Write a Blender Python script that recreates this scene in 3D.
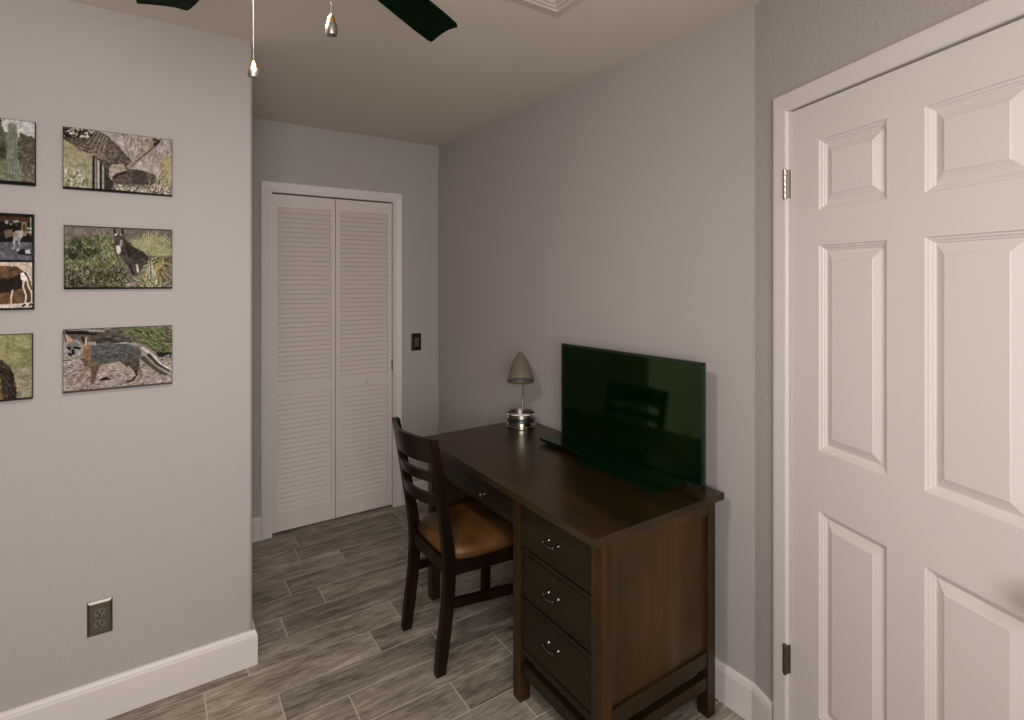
import bpy, bmesh, math, random
import numpy as np
from mathutils import Vector, Matrix
random.seed(7)
PI = math.pi
for o in list(bpy.data.objects): bpy.data.objects.remove(o)
scene = bpy.context.scene
col = scene.collection

# ------------------------------------------------------------------ camera, world, lights, exposure
TH = math.radians(33.8)
cam = bpy.data.cameras.new('camera'); camo = bpy.data.objects.new('camera', cam); col.objects.link(camo)
camo.location = (0, 0, 1.5); camo.rotation_euler = (PI/2, 0, -TH)
cam.sensor_width = 36; cam.lens = 534/1024*36; cam.shift_y = -80/1024; cam.clip_start = .02
scene.camera = camo
scene.view_settings.view_transform = 'Standard'; scene.view_settings.look = 'None'
scene.view_settings.exposure = 0.0; scene.view_settings.gamma = 1.0
scene.view_settings.use_curve_mapping = False
w = bpy.data.worlds.new('world'); scene.world = w; w.use_nodes = True
w.node_tree.nodes['Background'].inputs[0].default_value = (.75, .82, 1, 1)
w.node_tree.nodes['Background'].inputs[1].default_value = .5

def light(name, kind, loc, energy, color, rot=(0, 0, 0), **kw):
    l = bpy.data.lights.new(name, kind); l.energy = energy; l.color = color
    for k, v in kw.items(): setattr(l, k, v)
    o = bpy.data.objects.new(name, l); o.location = loc; o.rotation_euler = rot; col.objects.link(o); return o
# soft fill added behind the camera, in place of a camera flash
FLASH_FILL = 40.
light('flash_fill_light', 'AREA', (-.12, -.56, 1.50), FLASH_FILL, (1, 1, .985), (PI/2, 0, 0), shape='RECTANGLE', size=1.15, size_y=1.15)
# the ceiling fan's lamp
HUB = Vector((.17, 1.04, 0))
FAN_LAMP = 138.   # emission of its frosted globe (built below)

# ------------------------------------------------------------------ materials
def mat(name, color=(.5, .5, .5), rough=.5, metal=0., spec=.5, build=None, **kw):
    m = bpy.data.materials.new(name); m.use_nodes = True
    nt = m.node_tree; b = nt.nodes['Principled BSDF']
    b.inputs['Base Color'].default_value = (*color, 1); b.inputs['Roughness'].default_value = rough
    b.inputs['Metallic'].default_value = metal; b.inputs['Specular IOR Level'].default_value = spec
    for k, v in kw.items(): b.inputs[k.replace('_', ' ')].default_value = v
    if build: build(nt, b)
    return m
def N(nt, t, **kw):
    n = nt.nodes.new(t)
    for k, v in kw.items():
        if k in n.inputs: n.inputs[k].default_value = v
        else: setattr(n, k, v)
    return n
def coords(nt, scale=(1, 1, 1), obj=True):
    tc = N(nt, 'ShaderNodeTexCoord'); mp = N(nt, 'ShaderNodeMapping'); mp.inputs['Scale'].default_value = scale
    nt.links.new(tc.outputs['Object'], mp.inputs[0]); return mp.outputs[0]
def ramp(nt, src, stops):
    r = N(nt, 'ShaderNodeValToRGB'); nt.links.new(src, r.inputs[0])
    e = r.color_ramp.elements
    while len(e) < len(stops): e.new(.5)
    for i, (p, c) in enumerate(stops): e[i].position = p; e[i].color = (*c, 1)
    return r.outputs[0]
def bump(nt, b, src, strength, dist=.002):
    bp = N(nt, 'ShaderNodeBump'); bp.inputs['Strength'].default_value = strength; bp.inputs['Distance'].default_value = dist
    nt.links.new(src, bp.inputs['Height']); nt.links.new(bp.outputs[0], b.inputs['Normal'])
def s2l(c):
    return tuple(((x/255)/12.92 if x/255 <= .04045 else ((x/255+.055)/1.055)**2.4) for x in c)

def plaster(scale, strength):
    def f(nt, b):
        n = N(nt, 'ShaderNodeTexNoise', Scale=scale, Detail=4., Roughness=.55)
        nt.links.new(coords(nt), n.inputs['Vector']); bump(nt, b, n.outputs['Fac'], strength, .004)
    return f
def wood(c0, c1, c2, scale, axis):
    def f(nt, b):
        sc = [14, 14, 14]; sc[axis] = 1.6
        n = N(nt, 'ShaderNodeTexNoise', Scale=scale, Detail=6., Roughness=.6, Distortion=.35)
        nt.links.new(coords(nt, sc), n.inputs['Vector'])
        c = ramp(nt, n.outputs['Fac'], [(.3, c0), (.5, c1), (.72, c2)])
        n2 = N(nt, 'ShaderNodeTexNoise', Scale=3.5, Detail=3.); nt.links.new(coords(nt), n2.inputs['Vector'])
        mx = N(nt, 'ShaderNodeMixRGB', blend_type='MULTIPLY'); mx.inputs[0].default_value = .45
        nt.links.new(c, mx.inputs[1]); nt.links.new(ramp(nt, n2.outputs['Fac'], [(.35, (.55, .55, .55)), (.65, (1, 1, 1))]), mx.inputs[2])
        nt.links.new(mx.outputs[0], b.inputs['Base Color']); bump(nt, b, n.outputs['Fac'], .12, .0006)
    return f
WALL = mat('wall_paint', s2l((181, 171, 167)), .75, spec=.25, build=plaster(75, .24))
CEIL = mat('ceiling_paint', s2l((216, 205, 193)), .9, spec=.1, build=plaster(60, .14))
WHITE = mat('trim_paint', s2l((226, 216, 212)), .38, spec=.45)
def doorgrain(nt, b):
    n = N(nt, 'ShaderNodeTexNoise', Scale=3., Detail=5., Distortion=.8)
    nt.links.new(coords(nt, (30, 30, 2.2)), n.inputs['Vector']); bump(nt, b, n.outputs['Fac'], .12, .0012)
DOORP = mat('door_paint', s2l((226, 215, 211)), .4, spec=.45, build=doorgrain)
LOUV = mat('louver_paint', s2l((222, 209, 202)), .5, spec=.35)
DW = (s2l((24, 15, 7)), s2l((40, 26, 12)), s2l((58, 39, 19)))
LW = (s2l((34, 20, 9)), s2l((56, 35, 17)), s2l((80, 53, 28)))
TINT = dict(Specular_Tint=(1, .80, .50, 1))
DESK_Z = mat('dark_walnut_upright', rough=.36, spec=.4, build=wood(*LW, 1., 2), **TINT)
DFRONT = mat('dark_walnut_drawer_front', rough=.4, spec=.35, build=wood(s2l((17, 13, 5)), s2l((30, 23, 10)), s2l((42, 33, 16)), 1., 1), **TINT)
DESK_Y = mat('dark_walnut_long', rough=.34, spec=.5, Coat_Weight=.35, Coat_Roughness=.22, Coat_Tint=(1, .85, .6, 1), build=wood(*DW, 1., 1), **TINT)
DESK_X = mat('dark_walnut_cross', rough=.36, spec=.4, build=wood(*DW, 1., 0), **TINT)
DPAN = mat('walnut_side_panel', rough=.42, spec=.5, build=wood(s2l((44, 30, 15)), s2l((62, 44, 23)), s2l((84, 60, 33)), .5, 2), **TINT)
CW = (s2l((12, 7, 4)), s2l((24, 13, 8)), s2l((40, 21, 12)))
CHAIRW = mat('espresso_chair_wood', rough=.34, spec=.3, build=wood(*CW, 1., 2), Specular_Tint=(1, .85, .55, 1))
def leatherf(nt, b):
    n = N(nt, 'ShaderNodeTexNoise', Scale=9., Detail=5.); nt.links.new(coords(nt), n.inputs['Vector'])
    nt.links.new(ramp(nt, n.outputs['Fac'], [(.3, s2l((66, 42, 22))), (.7, s2l((108, 72, 38)))]), b.inputs['Base Color'])
    v = N(nt, 'ShaderNodeTexVoronoi', Scale=260.); nt.links.new(coords(nt), v.inputs['Vector']); bump(nt, b, v.outputs['Distance'], .25, .0008)
LEATHER = mat('brown_leather', rough=.42, spec=.5, build=leatherf, Specular_Tint=(1, .75, .5, 1))
BRONZE = mat('aged_bronze', s2l((120, 108, 92)), .35, 1.)
NICKEL = mat('brushed_nickel', s2l((200, 188, 178)), .25, 1.)
CHROME = mat('chrome', s2l((190, 184, 174)), .12, 1.)
BRASS = mat('brass', s2l((205, 160, 95)), .25, 1.)
HANDLE = mat('pewter_handle', s2l((112, 106, 98)), .2, 1.)
BLACK = mat('black_plastic', (.006, .012, .007), .3)
HOLE = mat('black_recess', (.002, .002, .002), .9, spec=.1)
BEZEL = mat('tv_bezel', s2l((30, 36, 28)), .3)
def screenf(nt, b):
    b.inputs['Specular Tint'].default_value = (.62, 1, .42, 1)
SCREEN = mat('tv_glass', (.0004, .0065, .0006), .07, spec=.5, build=screenf, IOR=1.6)
GLOSS = mat('dark_green_gloss', (.0006, .009, .002), .14, spec=.4, build=screenf)
def blade(nt, b):
    n = N(nt, 'ShaderNodeTexNoise', Scale=4., Detail=4.); nt.links.new(coords(nt, (9, 9, 9)), n.inputs['Vector'])
    nt.links.new(ramp(nt, n.outputs['Fac'], [(.3, (.0002, .004, .001)), (.7, (.0006, .009, .002))]), b.inputs['Base Color'])
BLADE = mat('dark_green_fan_blade', rough=.5, spec=.04, build=blade)
SHADE = mat('frosted_taupe_shade', s2l((122, 108, 95)), .45, spec=.4, Transmission_Weight=.15)
BULB = mat('bulb_glass', (.8, .78, .72), .1)
GLOBE = mat('lit_frosted_globe', (.9, .85, .78), .4, Emission_Color=(1, .975, .90, 1), Emission_Strength=FAN_LAMP)
CHAINM = mat('bead_chain', s2l((120, 108, 98)), .5, 1.)
FOB = mat('satin_fob', s2l((150, 142, 134)), .35, 1.)
GLASS = mat('added_pane_glass', (1, 1, 1), .02, Transmission_Weight=1., IOR=1.45)
VENT = mat('vent_enamel', s2l((206, 193, 182)), .5)
GROUT = mat('grout', s2l((196, 186, 174)), .9, spec=.1)
def tilef(nt, b):
    at = N(nt, 'ShaderNodeAttribute', attribute_name='tile')
    tc = N(nt, 'ShaderNodeTexCoord'); sep = N(nt, 'ShaderNodeVectorMath', operation='SCALE'); sep.inputs['Scale'].default_value = 37.
    nt.links.new(at.outputs['Vector'], sep.inputs[0])
    ad = N(nt, 'ShaderNodeVectorMath', operation='ADD'); nt.links.new(tc.outputs['Object'], ad.inputs[0]); nt.links.new(sep.outputs[0], ad.inputs[1])
    def nz(sc, s, d, r, dist=.0):
        mp = N(nt, 'ShaderNodeMapping'); mp.inputs['Scale'].default_value = sc; nt.links.new(ad.outputs[0], mp.inputs[0])
        n = N(nt, 'ShaderNodeTexNoise', Scale=s, Detail=d, Roughness=r, Distortion=dist); nt.links.new(mp.outputs[0], n.inputs['Vector']); return n.outputs['Fac']
    a = nz((3.0, 15, 1), 1.9, 10., .75, .45); c = nz((1.6, 5, 1), 1.1, 4., .6, .4); fine = nz((9, 60, 1), 1.6, 6., .75, .3)
    m = N(nt, 'ShaderNodeMath', operation='MULTIPLY_ADD'); nt.links.new(a, m.inputs[0]); m.inputs[1].default_value = .50
    m2 = N(nt, 'ShaderNodeMath', operation='MULTIPLY_ADD'); nt.links.new(c, m2.inputs[0]); m2.inputs[1].default_value = .24; 
    m3 = N(nt, 'ShaderNodeMath', operation='MULTIPLY'); nt.links.new(fine, m3.inputs[0]); m3.inputs[1].default_value = .34
    nt.links.new(m3.outputs[0], m2.inputs[2]); nt.links.new(m2.outputs[0], m.inputs[2])
    cr = ramp(nt, m.outputs[0], [(.42, s2l((84, 73, 62))), (.50, s2l((130, 118, 105))), (.57, s2l((158, 146, 132))), (.68, s2l((202, 190, 176)))])
    hs = N(nt, 'ShaderNodeHueSaturation'); nt.links.new(cr, hs.inputs['Color'])
    sx = N(nt, 'ShaderNodeSeparateXYZ'); nt.links.new(at.outputs['Vector'], sx.inputs[0])
    mr = N(nt, 'ShaderNodeMapRange'); mr.inputs[3].default_value = .82; mr.inputs[4].default_value = 1.14; nt.links.new(sx.outputs[2], mr.inputs[0])
    nt.links.new(mr.outputs[0], hs.inputs['Value']); nt.links.new(hs.outputs[0], b.inputs['Base Color'])
    bump(nt, b, m.outputs[0], .25, .0015)
TILE = mat('wood_look_tile', rough=.5, spec=.35, build=tilef)
def printf(nt, b):
    at = N(nt, 'ShaderNodeAttribute', attribute_name='print'); nt.links.new(at.outputs['Color'], b.inputs['Base Color'])
    v = N(nt, 'ShaderNodeTexNoise', Scale=900.); nt.links.new(coords(nt), v.inputs['Vector']); bump(nt, b, v.outputs['Fac'], .1, .0004)
PRINT = mat('printed_canvas', rough=.7, spec=.08, build=printf)

# ------------------------------------------------------------------ mesh helpers
def link(name, me, m, parent=None, label=None, smooth=False, mats=None):
    for x in (mats or [m]): me.materials.append(x)
    o = bpy.data.objects.new(name, me); col.objects.link(o)
    if parent: o.parent = parent
    if label: o['label'] = label
    if smooth:
        for p in me.polygons: p.use_smooth = True
        if smooth != 'all':
            try: me.set_sharp_from_angle(angle=math.radians(40))
            except Exception: pass
    return o
def obj(name, bm, m, parent=None, label=None, smooth=False, bev=0, mats=None):
    if bev:
        bmesh.ops.bevel(bm, geom=[e for e in bm.edges if len(e.link_faces) == 2 and e.calc_face_angle(0) > .5], offset=bev, segments=2, affect='EDGES', profile=.5)
        smooth = smooth or True
    bmesh.ops.recalc_face_normals(bm, faces=bm.faces)
    me = bpy.data.meshes.new(name); bm.to_mesh(me); bm.free()
    return link(name, me, m, parent, label, smooth, mats)
def struct(name, bm, m, parent=None, **kw):
    o = obj(name, bm, m, parent, **kw)
    if not parent: o['kind'] = 'structure'
    return o
def thing(name, label, cat, loc=(0, 0, 0), rotz=0, group=None):
    o = bpy.data.objects.new(name, None); o.empty_display_size = .05; col.objects.link(o)
    o.location = loc; o.rotation_euler = (0, 0, rotz); o['label'] = label; o['category'] = cat
    if group: o['group'] = group
    return o
def B(): return bmesh.new()
def box(bm, a, b, M=None):
    vs = [bm.verts.new((x, y, z)) for x in (a[0], b[0]) for y in (a[1], b[1]) for z in (a[2], b[2])]
    for f in ((0, 1, 3, 2), (4, 6, 7, 5), (0, 4, 5, 1), (2, 3, 7, 6), (0, 2, 6, 4), (1, 5, 7, 3)): bm.faces.new([vs[i] for i in f])
    if M is not None:
        for v in vs: v.co = M @ v.co
    return vs
def bx(a, b, M=None): bm = B(); box(bm, a, b, M); return bm
def prism(bm, pts, z0, z1, M=None):
    lo = [bm.verts.new((x, y, z0)) for x, y in pts]; hi = [bm.verts.new((x, y, z1)) for x, y in pts]
    bm.faces.new(lo[::-1]); bm.faces.new(hi)
    n = len(pts)
    for i in range(n): bm.faces.new((lo[i], lo[(i+1) % n], hi[(i+1) % n], hi[i]))
    if M is not None:
        for v in lo+hi: v.co = M @ v.co
def loft(bm, rings, cap=True, closed=True):
    R = [[bm.verts.new(p) for p in r] for r in rings]
    n = len(R[0])
    for a, b in zip(R, R[1:]):
        for i in range(n if closed else n-1): bm.faces.new((a[i], a[(i+1) % n], b[(i+1) % n], b[i]))
    if cap: bm.faces.new(R[0][::-1]); bm.faces.new(R[-1])
def lathe(bm, prof, n=28, M=None, cap=True):
    rings = [[Vector((r*math.cos(2*PI*i/n), r*math.sin(2*PI*i/n), z)) for i in range(n)] for r, z in prof]
    if M is not None: rings = [[M @ p for p in r] for r in rings]
    loft(bm, rings, cap)
def tube(bm, pts, r, n=10, radii=None):
    pts = [Vector(p) for p in pts]; rings = []; up = None
    for i, p in enumerate(pts):
        t = ((pts[min(i+1, len(pts)-1)]-pts[max(i-1, 0)])).normalized()
        if up is None: up = Vector((0, 0, 1)) if abs(t.z) < .9 else Vector((1, 0, 0))
        s = t.cross(up).normalized(); up = s.cross(t).normalized()
        rr = radii[i] if radii else r
        rings.append([p+s*rr*math.cos(2*PI*k/n)+up*rr*math.sin(2*PI*k/n) for k in range(n)])
    loft(bm, rings)
def sweep_rect(bm, pts, w, d):
    """pts (x,y,z[,scale]) running upward; section w along y and d along x"""
    rings = []
    for p in pts:
        x, y, z = p[:3]; s = p[3] if len(p) > 3 else 1
        rings.append([(x-d/2*s, y-w/2, z), (x+d/2*s, y-w/2, z), (x+d/2*s, y+w/2, z), (x-d/2*s, y+w/2, z)])
    loft(bm, rings)

# ------------------------------------------------------------------ the room shell
ZC = 2.43; XR = 1.69; XB = 1.64; YL = 2.30; YB = 3.375; XL = .32; YN = -.62; XW = -2.4
PH = math.radians(19.9); CX, CY = XR, 1.046
Dv = Vector((-math.sin(PH), -math.cos(PH), 0)); Nv = Vector((-math.cos(PH), math.sin(PH), 0))
# door-wall frame: local x = along the wall from the corner (s), local y = out of the wall into the room, z up
MD = Matrix(((Dv.x, Nv.x, 0, CX), (Dv.y, Nv.y, 0, CY), (0, 0, 1, 0), (0, 0, 0, 1)))

# floor: plank tiles on a grout bed, one mesh
P = .1525; Y0 = 2.085
JO = {-4: .482, -3: .305, -2: .583, -1: .372, 0: .150, 1: .298, 2: .465, 3: .053}
me = bpy.data.meshes.new('floor'); vs = []; fs = []; tl = []; mi = []
vs += [(XW-.1, YN-.1, -.0007), (1.95, YN-.1, -.0007), (1.95, 4.2, -.0007), (XW-.1, 4.2, -.0007)]; fs.append((0, 1, 2, 3)); tl.append((0, 0, 0)); mi.append(1)
vs += [(x, y, -.05) for x, y, _ in vs[:4]]
for a, b in ((0, 1), (1, 2), (2, 3), (3, 0)): fs.append((a+4, b+4, b, a)); tl.append((0, 0, 0)); mi.append(1)
fs.append((7, 6, 5, 4)); tl.append((0, 0, 0)); mi.append(1)
g = .0011; L = .61
for k in range(-25, 15):
    y0 = Y0+k*P; y1 = y0+P
    if y1 > 4.2 or y0 < YN-.1: continue
    off = JO.get(k, random.random()*L)
    j = math.floor((XW-.1-off)/L)
    while off+j*L < 1.95:
        x0 = max(XW-.1, off+j*L); x1 = min(1.95, off+(j+1)*L); j += 1
        if x1-x0 < .01: continue
        n = len(vs); rnd = (random.random(), random.random(), random.random())
        e = .0012
        vs += [(x0+g, y0+g, -.004), (x1-g, y0+g, -.004), (x1-g, y1-g, -.004), (x0+g, y1-g, -.004),
               (x0+g+e, y0+g+e, 0), (x1-g-e, y0+g+e, 0), (x1-g-e, y1-g-e, 0), (x0+g+e, y1-g-e, 0)]
        for f in ((4, 5, 6, 7), (0, 1, 5, 4), (1, 2, 6, 5), (2, 3, 7, 6), (3, 0, 4, 7)): fs.append(tuple(n+i for i in f)); tl.append(rnd); mi.append(0)
me.from_pydata(vs, [], fs); at = me.attributes.new('tile', 'FLOAT_VECTOR', 'FACE')
at.data.foreach_set('vector', [c for t in tl for c in t])
floor = link('floor', me, None, mats=[TILE, GROUT]); floor['kind'] = 'structure'
me.polygons.foreach_set('material_index', mi)

struct('ceiling', bx((XW-.1, YN-.1, ZC), (1.95, 3.5, ZC+.1)), CEIL)
# left wall with its bull-nosed end and the return into the closet nook
bm = B(); r = .018
arc = [(XL-r+r*math.sin(a), YL+r-r*math.cos(a)) for a in [i*PI/2/6 for i in range(7)]]
prism(bm, [(XW, YL)]+arc+[(XL, YB), (XL-.12, YB), (XL-.12, YL+.12), (XW, YL+.12)], 0, ZC)
struct('wall_left', bm, WALL, smooth=True)
# back wall with the closet opening, and the closet behind it
OX0, OX1, OZ = .562, 1.318, 2.022
bm = B(); box(bm, (XL-.12, YB, 0), (OX0, YB+.1, ZC)); box(bm, (OX1, YB, 0), (XB+.06, YB+.1, ZC)); box(bm, (OX0, YB, OZ), (OX1, YB+.1, ZC))
struct('wall_back', bm, WALL)
bm = B(); box(bm, (OX0-.2, YB+.7, 0), (OX1+.2, YB+.75, ZC)); box(bm, (OX0-.25, YB+.1, 0), (OX0-.2, YB+.7, ZC)); box(bm, (OX1+.2, YB+.1, 0), (OX1+.25, YB+.7, ZC)); box(bm, (OX0-.25, YB+.1, ZC-.05), (OX1+.25, YB+.75, ZC))
struct('wall_closet', bm, WALL)
bm = B(); prism(bm, [(XR, CY), (XB, YB+.1), (XB+.14, YB+.1), (XR+.1, CY-.04)], 0, ZC)
struct('wall_right', bm, WALL)
# door wall
DS0, DS1, DZ = .150, .918, 2.030; SE = (CY-YN)/(-Dv.y)
bm = B()
for a, b, z0, z1 in ((0, DS0, 0, ZC), (DS1, SE, 0, ZC), (DS0, DS1, DZ, ZC)): box(bm, (a, -.11, z0), (b, 0, z1), MD)
struct('wall_door', bm, mat('door_wall_paint', s2l((181, 171, 167)), .75, spec=.25, build=plaster(70, .8)))
struct('wall_west', bx((XW-.1, YN, 0), (XW, YL+.12, ZC)), WALL)
WX0, WX1, WZ0, WZ1 = -.73, .49, .90, 2.10
bm = B(); box(bm, (XW, YN-.1, 0), (WX0, YN, ZC)); box(bm, (WX1, YN-.1, 0), (CX+Dv.x*SE+.1, YN, ZC)); box(bm, (WX0, YN-.1, 0), (WX1, YN, WZ0)); box(bm, (WX0, YN-.1, WZ1), (WX1, YN, ZC))
struct('wall_rear', bm, WALL)
bm = B()
for a, b in (((WX0, YN-.07, WZ0), (WX0+.04, YN-.03, WZ1)), ((WX1-.04, YN-.07, WZ0), (WX1, YN-.03, WZ1)), ((WX0, YN-.07, WZ0), (WX1, YN-.03, WZ0+.04)), ((WX0, YN-.07, WZ1-.04), (WX1, YN-.03, WZ1)), ((WX0, YN-.065, 1.48), (WX1, YN-.035, 1.52))): box(bm, a, b)
win = struct('added_window_1', bm, WHITE); obj('pane', bx((WX0+.03, YN-.052, WZ0+.03), (WX1-.03, YN-.048, WZ1-.03)), GLASS, win)  # unseen frame and pane, added to go with the fill light

# baseboards with an eased top
def base(bm, p0, p1, n, e0=0, e1=0):
    p0, p1, n = Vector((*p0, 0)), Vector((*p1, 0)), Vector((*n, 0)); t = (p1-p0).normalized()
    prof = [(0, 0), (.015, 0), (.015, .112), (.0135, .117), (.0125, .119), (.012, .124), (.008, .131), (.003, .134), (0, .134)]
    loft(bm, [[p0-t*e0*d+n*d+Vector((0, 0, z)) for d, z in prof], [p1+t*e1*d+n*d+Vector((0, 0, z)) for d, z in prof]])
bm = B(); base(bm, (XW, YL), (XL, YL), (0, -1), 0, 1); base(bm, (XL, YL), (XL, YB), (1, 0), 1, -1)
struct('baseboard_left', bm, WHITE)
bm = B(); base(bm, (XL, YB), (.509, YB), (0, -1), -1, 0); base(bm, (1.371, YB), (XB, YB), (0, -1), 0, -1)
struct('baseboard_back', bm, WHITE)
bm = B(); base(bm, (XB, YB), (XR, CY), (-.9999, -.0149), -1, 0)
struct('baseboard_right', bm, WHITE)
bm = B(); base(bm, (CX, CY), (CX+Dv.x*.092, CY+Dv.y*.092), (Nv.x, Nv.y), -.18, 0)
a = Vector((CX, CY, 0))+Dv*.99; b2 = Vector((CX, CY, 0))+Dv*SE; base(bm, a.xy, b2.xy, (Nv.x, Nv.y))
struct('baseboard_door', bm, WHITE)

# casings: a profile run around three sides of an opening, mitred
def casing(bm, x0, x1, zt, wd, prof, M):
    """prof: (distance from the inner edge 0..wd, projection)"""
    rings = []
    for (cx, cz, dx, dz) in ((x0, 0, -1, 0), (x0, zt, -1, 1), (x1, zt, 1, 1), (x1, 0, 1, 0)):
        rings.append([M @ Vector((cx+dx*u, p, cz+dz*u)) for u, p in prof])
    loft(bm, rings)
MB_ = Matrix(((1, 0, 0, 0), (0, -1, 0, YB), (0, 0, 1, 0), (0, 0, 0, 1)))
bm = B(); casing(bm, .570, 1.310, 2.014, .06, [(0, 0), (0, .010), (.004, .013), (.014, .013), (.020, .010), (.045, .016), (.056, .018), (.060, .014), (.060, 0)], MB_)
# jamb lining
box(bm, (OX0, YB-.001, 0), (.570, YB+.1, OZ)); box(bm, (1.310, YB-.001, 0), (OX1, YB+.1, OZ)); box(bm, (OX0, YB-.001, 2.014), (OX1, YB+.1, OZ))
struct('trim_1', bm, WHITE)
bm = B(); casing(bm, .160, .908, 2.022, .056, [(0, 0), (0, .009), (.003, .0125), (.008, .014), (.045, .017), (.053, .0165), (.056, .013), (.056, 0)], MD)
box(bm, (DS0, -.11, 0), (.160, .001, DZ), MD); box(bm, (.908, -.11, 0), (DS1, .001, DZ), MD); box(bm, (DS0, -.11, 2.022), (DS1, .001, DZ), MD)
box(bm, (.160, -.06, 0), (.172, -.042, 2.022), MD); box(bm, (.896, -.06, 0), (.908, -.042, 2.022), MD); box(bm, (.160, -.06, 2.010), (.908, -.042, 2.022), MD)
struct('trim_2', bm, WHITE)

# ------------------------------------------------------------------ closet doors: two louvred bifold leaves
d1 = bpy.data.objects.new('door_1', None); col.objects.link(d1); d1['kind'] = 'structure'
def leaf(x0, x1):
    y0, y1 = YB+.012, YB+.040; st = .028; bm = B()
    zs = (.012, .122, .818, .876, 1.932, 2.006)
    box(bm, (x0, y0, zs[0]), (x0+st, y1, zs[5])); box(bm, (x1-st, y0, zs[0]), (x1, y1, zs[5]))
    for a, b in ((0, 1), (2, 3), (4, 5)): box(bm, (x0+st, y0+.001, zs[a]), (x1-st, y1, zs[b]))
    for a, b in ((1, 2), (3, 4)):
        n = round((zs[b]-zs[a])/.0285); p = (zs[b]-zs[a])/n
        for i in range(n):
            z = zs[a]+i*p
            loft(bm, [[(x, y0+.003, z-.002), (x, y0+.007, z-.004), (x, y0+.0235, z+p-.004), (x, y0+.0195, z+p)] for x in (x0+st, x1-st)])
    return bm
l1 = obj('door_leaf', leaf(.573, .938), LOUV, d1); l2 = obj('door_leaf', leaf(.942, 1.307), LOUV, d1)
Mk = Matrix.Translation((1.140, YB+.013, .848)) @ Matrix.Rotation(PI/2, 4, 'X')
bm = B(); lathe(bm, [(.006, 0), (.006, .010), (.013, .016), (.016, .023), (.013, .029), (.005, .031)], 20, Mk)
obj('knob', bm, LOUV, l2, smooth=True)
bm = B(); box(bm, (1.3055, YB+.002, .905), (1.3105, YB+.012, .975)); obj('hinge', bm, BRONZE, l2, label='small dark hinge')

# ------------------------------------------------------------------ panelled door
S0, S1, ZT = .163, .905, 2.017
bm = B()
cols_ = [0, .109, .322, .418, .632, S1-S0]; rows = [.008, .235, .832, 1.008, 1.600, 1.703, 1.905, ZT]
rr_ = [(0, 0), (.0025, -.0045), (.007, -.0055), (.0095, -.0095), (.013, -.0105), (.015, -.0140), (.018, -.0145), (.041, -.0045), (.0425, -.003)]
def rect(x0, x1, z0, z1, i, d): return [MD @ Vector((S0+x, d, z)) for x, z in ((x0+i, z0+i), (x1-i, z0+i), (x1-i, z1-i), (x0+i, z1-i))]
for ci in range(5):
    for ri in range(7):
        a, b, c, d = cols_[ci], cols_[ci+1], rows[ri], rows[ri+1]
        if ci in (1, 3) and ri in (1, 3, 5): loftR = [[bm.verts.new(p) for p in rect(a, b, c, d, i, dd)] for i, dd in rr_]
        else: bm.faces.new([bm.verts.new(p) for p in rect(a, b, c, d, 0, 0)]); continue
        for p, q in zip(loftR, loftR[1:]):
            for i in range(4): bm.faces.new((p[i], p[(i+1) % 4], q[(i+1) % 4], q[i]))
        bm.faces.new(loftR[-1])
bmesh.ops.remove_doubles(bm, verts=bm.verts, dist=1e-5)
fr = rect(0, S1-S0, .008, ZT, 0, 0); bk = rect(0, S1-S0, .008, ZT, 0, -.035)
F = [bm.verts.new(p) for p in fr]; K = [bm.verts.new(p) for p in bk]
for i in range(4): bm.faces.new((F[i], F[(i+1) % 4], K[(i+1) % 4], K[i]))
bm.faces.new(K)
door = struct('door_2', bm, DOORP)
def hinge(zc):
    bm = B()
    for k in range(5):
        z0 = zc-.044+k*.0178
        lathe(bm, [(.0052, z0), (.0058, z0+.001), (.0058, z0+.0166), (.0052, z0+.0172)], 14, MD @ Matrix.Translation((.1575, .0165, 0)))
    box(bm, (.150, .0155, zc-.044), (.1575, .0178, zc+.045), MD)
    lathe(bm, [(.002, zc-.048), (.0045, zc-.046), (.0045, zc-.044)], 12, MD @ Matrix.Translation((.1575, .0165, 0)))
    lathe(bm, [(.0045, zc+.045), (.0045, zc+.047), (.002, zc+.049)], 12, MD @ Matrix.Translation((.1575, .0165, 0)))
    box(bm, (.158, -.02, zc-.044), (.1605, .0165, zc+.045), MD)
    return bm
obj('hinge', hinge(1.796), NICKEL, door, label='nickel hinge with satin barrel', smooth=True)
obj('hinge', hinge(.326), BRONZE, door, label='dark bronze hinge', smooth=True)
Mn = MD @ Matrix.Translation((.842, 0, .890)) @ Matrix.Rotation(-PI/2, 4, 'X')
bm = B(); lathe(bm, [(.030, 0), (.032, .003), (.030, .008), (.014, .010), (.011, .030), (.018, .036), (.026, .044), (.028, .054), (.024, .062), (.012, .066)], 28, Mn)
obj('door_knob', bm, BRONZE, door, smooth=True)

# ------------------------------------------------------------------ ceiling vent
cv = Vector((1.177, 1.458)); S = .34
vt = thing('ceiling_vent', 'square white louvred air vent set in the ceiling near the right wall', 'vent', (cv.x-S/2+.006, cv.y-S/2+.014, ZC))
def sq(i, z): h = S/2-i; return [(-h, -h, z), (h, -h, z), (h, h, z), (-h, h, z)]
bm = B(); R = [[bm.verts.new(p) for p in sq(i, z)] for i, z in ((0, 0), (.004, -.006), (.034, -.008), (.036, 0))]
for p, q in zip(R, R[1:]):
    for i in range(4): bm.faces.new((p[i], p[(i+1) % 4], q[(i+1) % 4], q[i]))
obj('vent_frame', bm, VENT, vt)
bm = B()
for k in range(6):
    i0 = .036+k*.021; R = [[bm.verts.new(p) for p in sq(i, z)] for i, z in ((i0, -.012), (i0+.010, -.003), (i0+.012, -.004), (i0+.002, -.013))]
    for a in range(4):
        for i in range(4): bm.faces.new((R[a][i], R[a][(i+1) % 4], R[(a+1) % 4][(i+1) % 4], R[(a+1) % 4][i]))
obj('vent_louvre', bm, VENT, vt)
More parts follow.
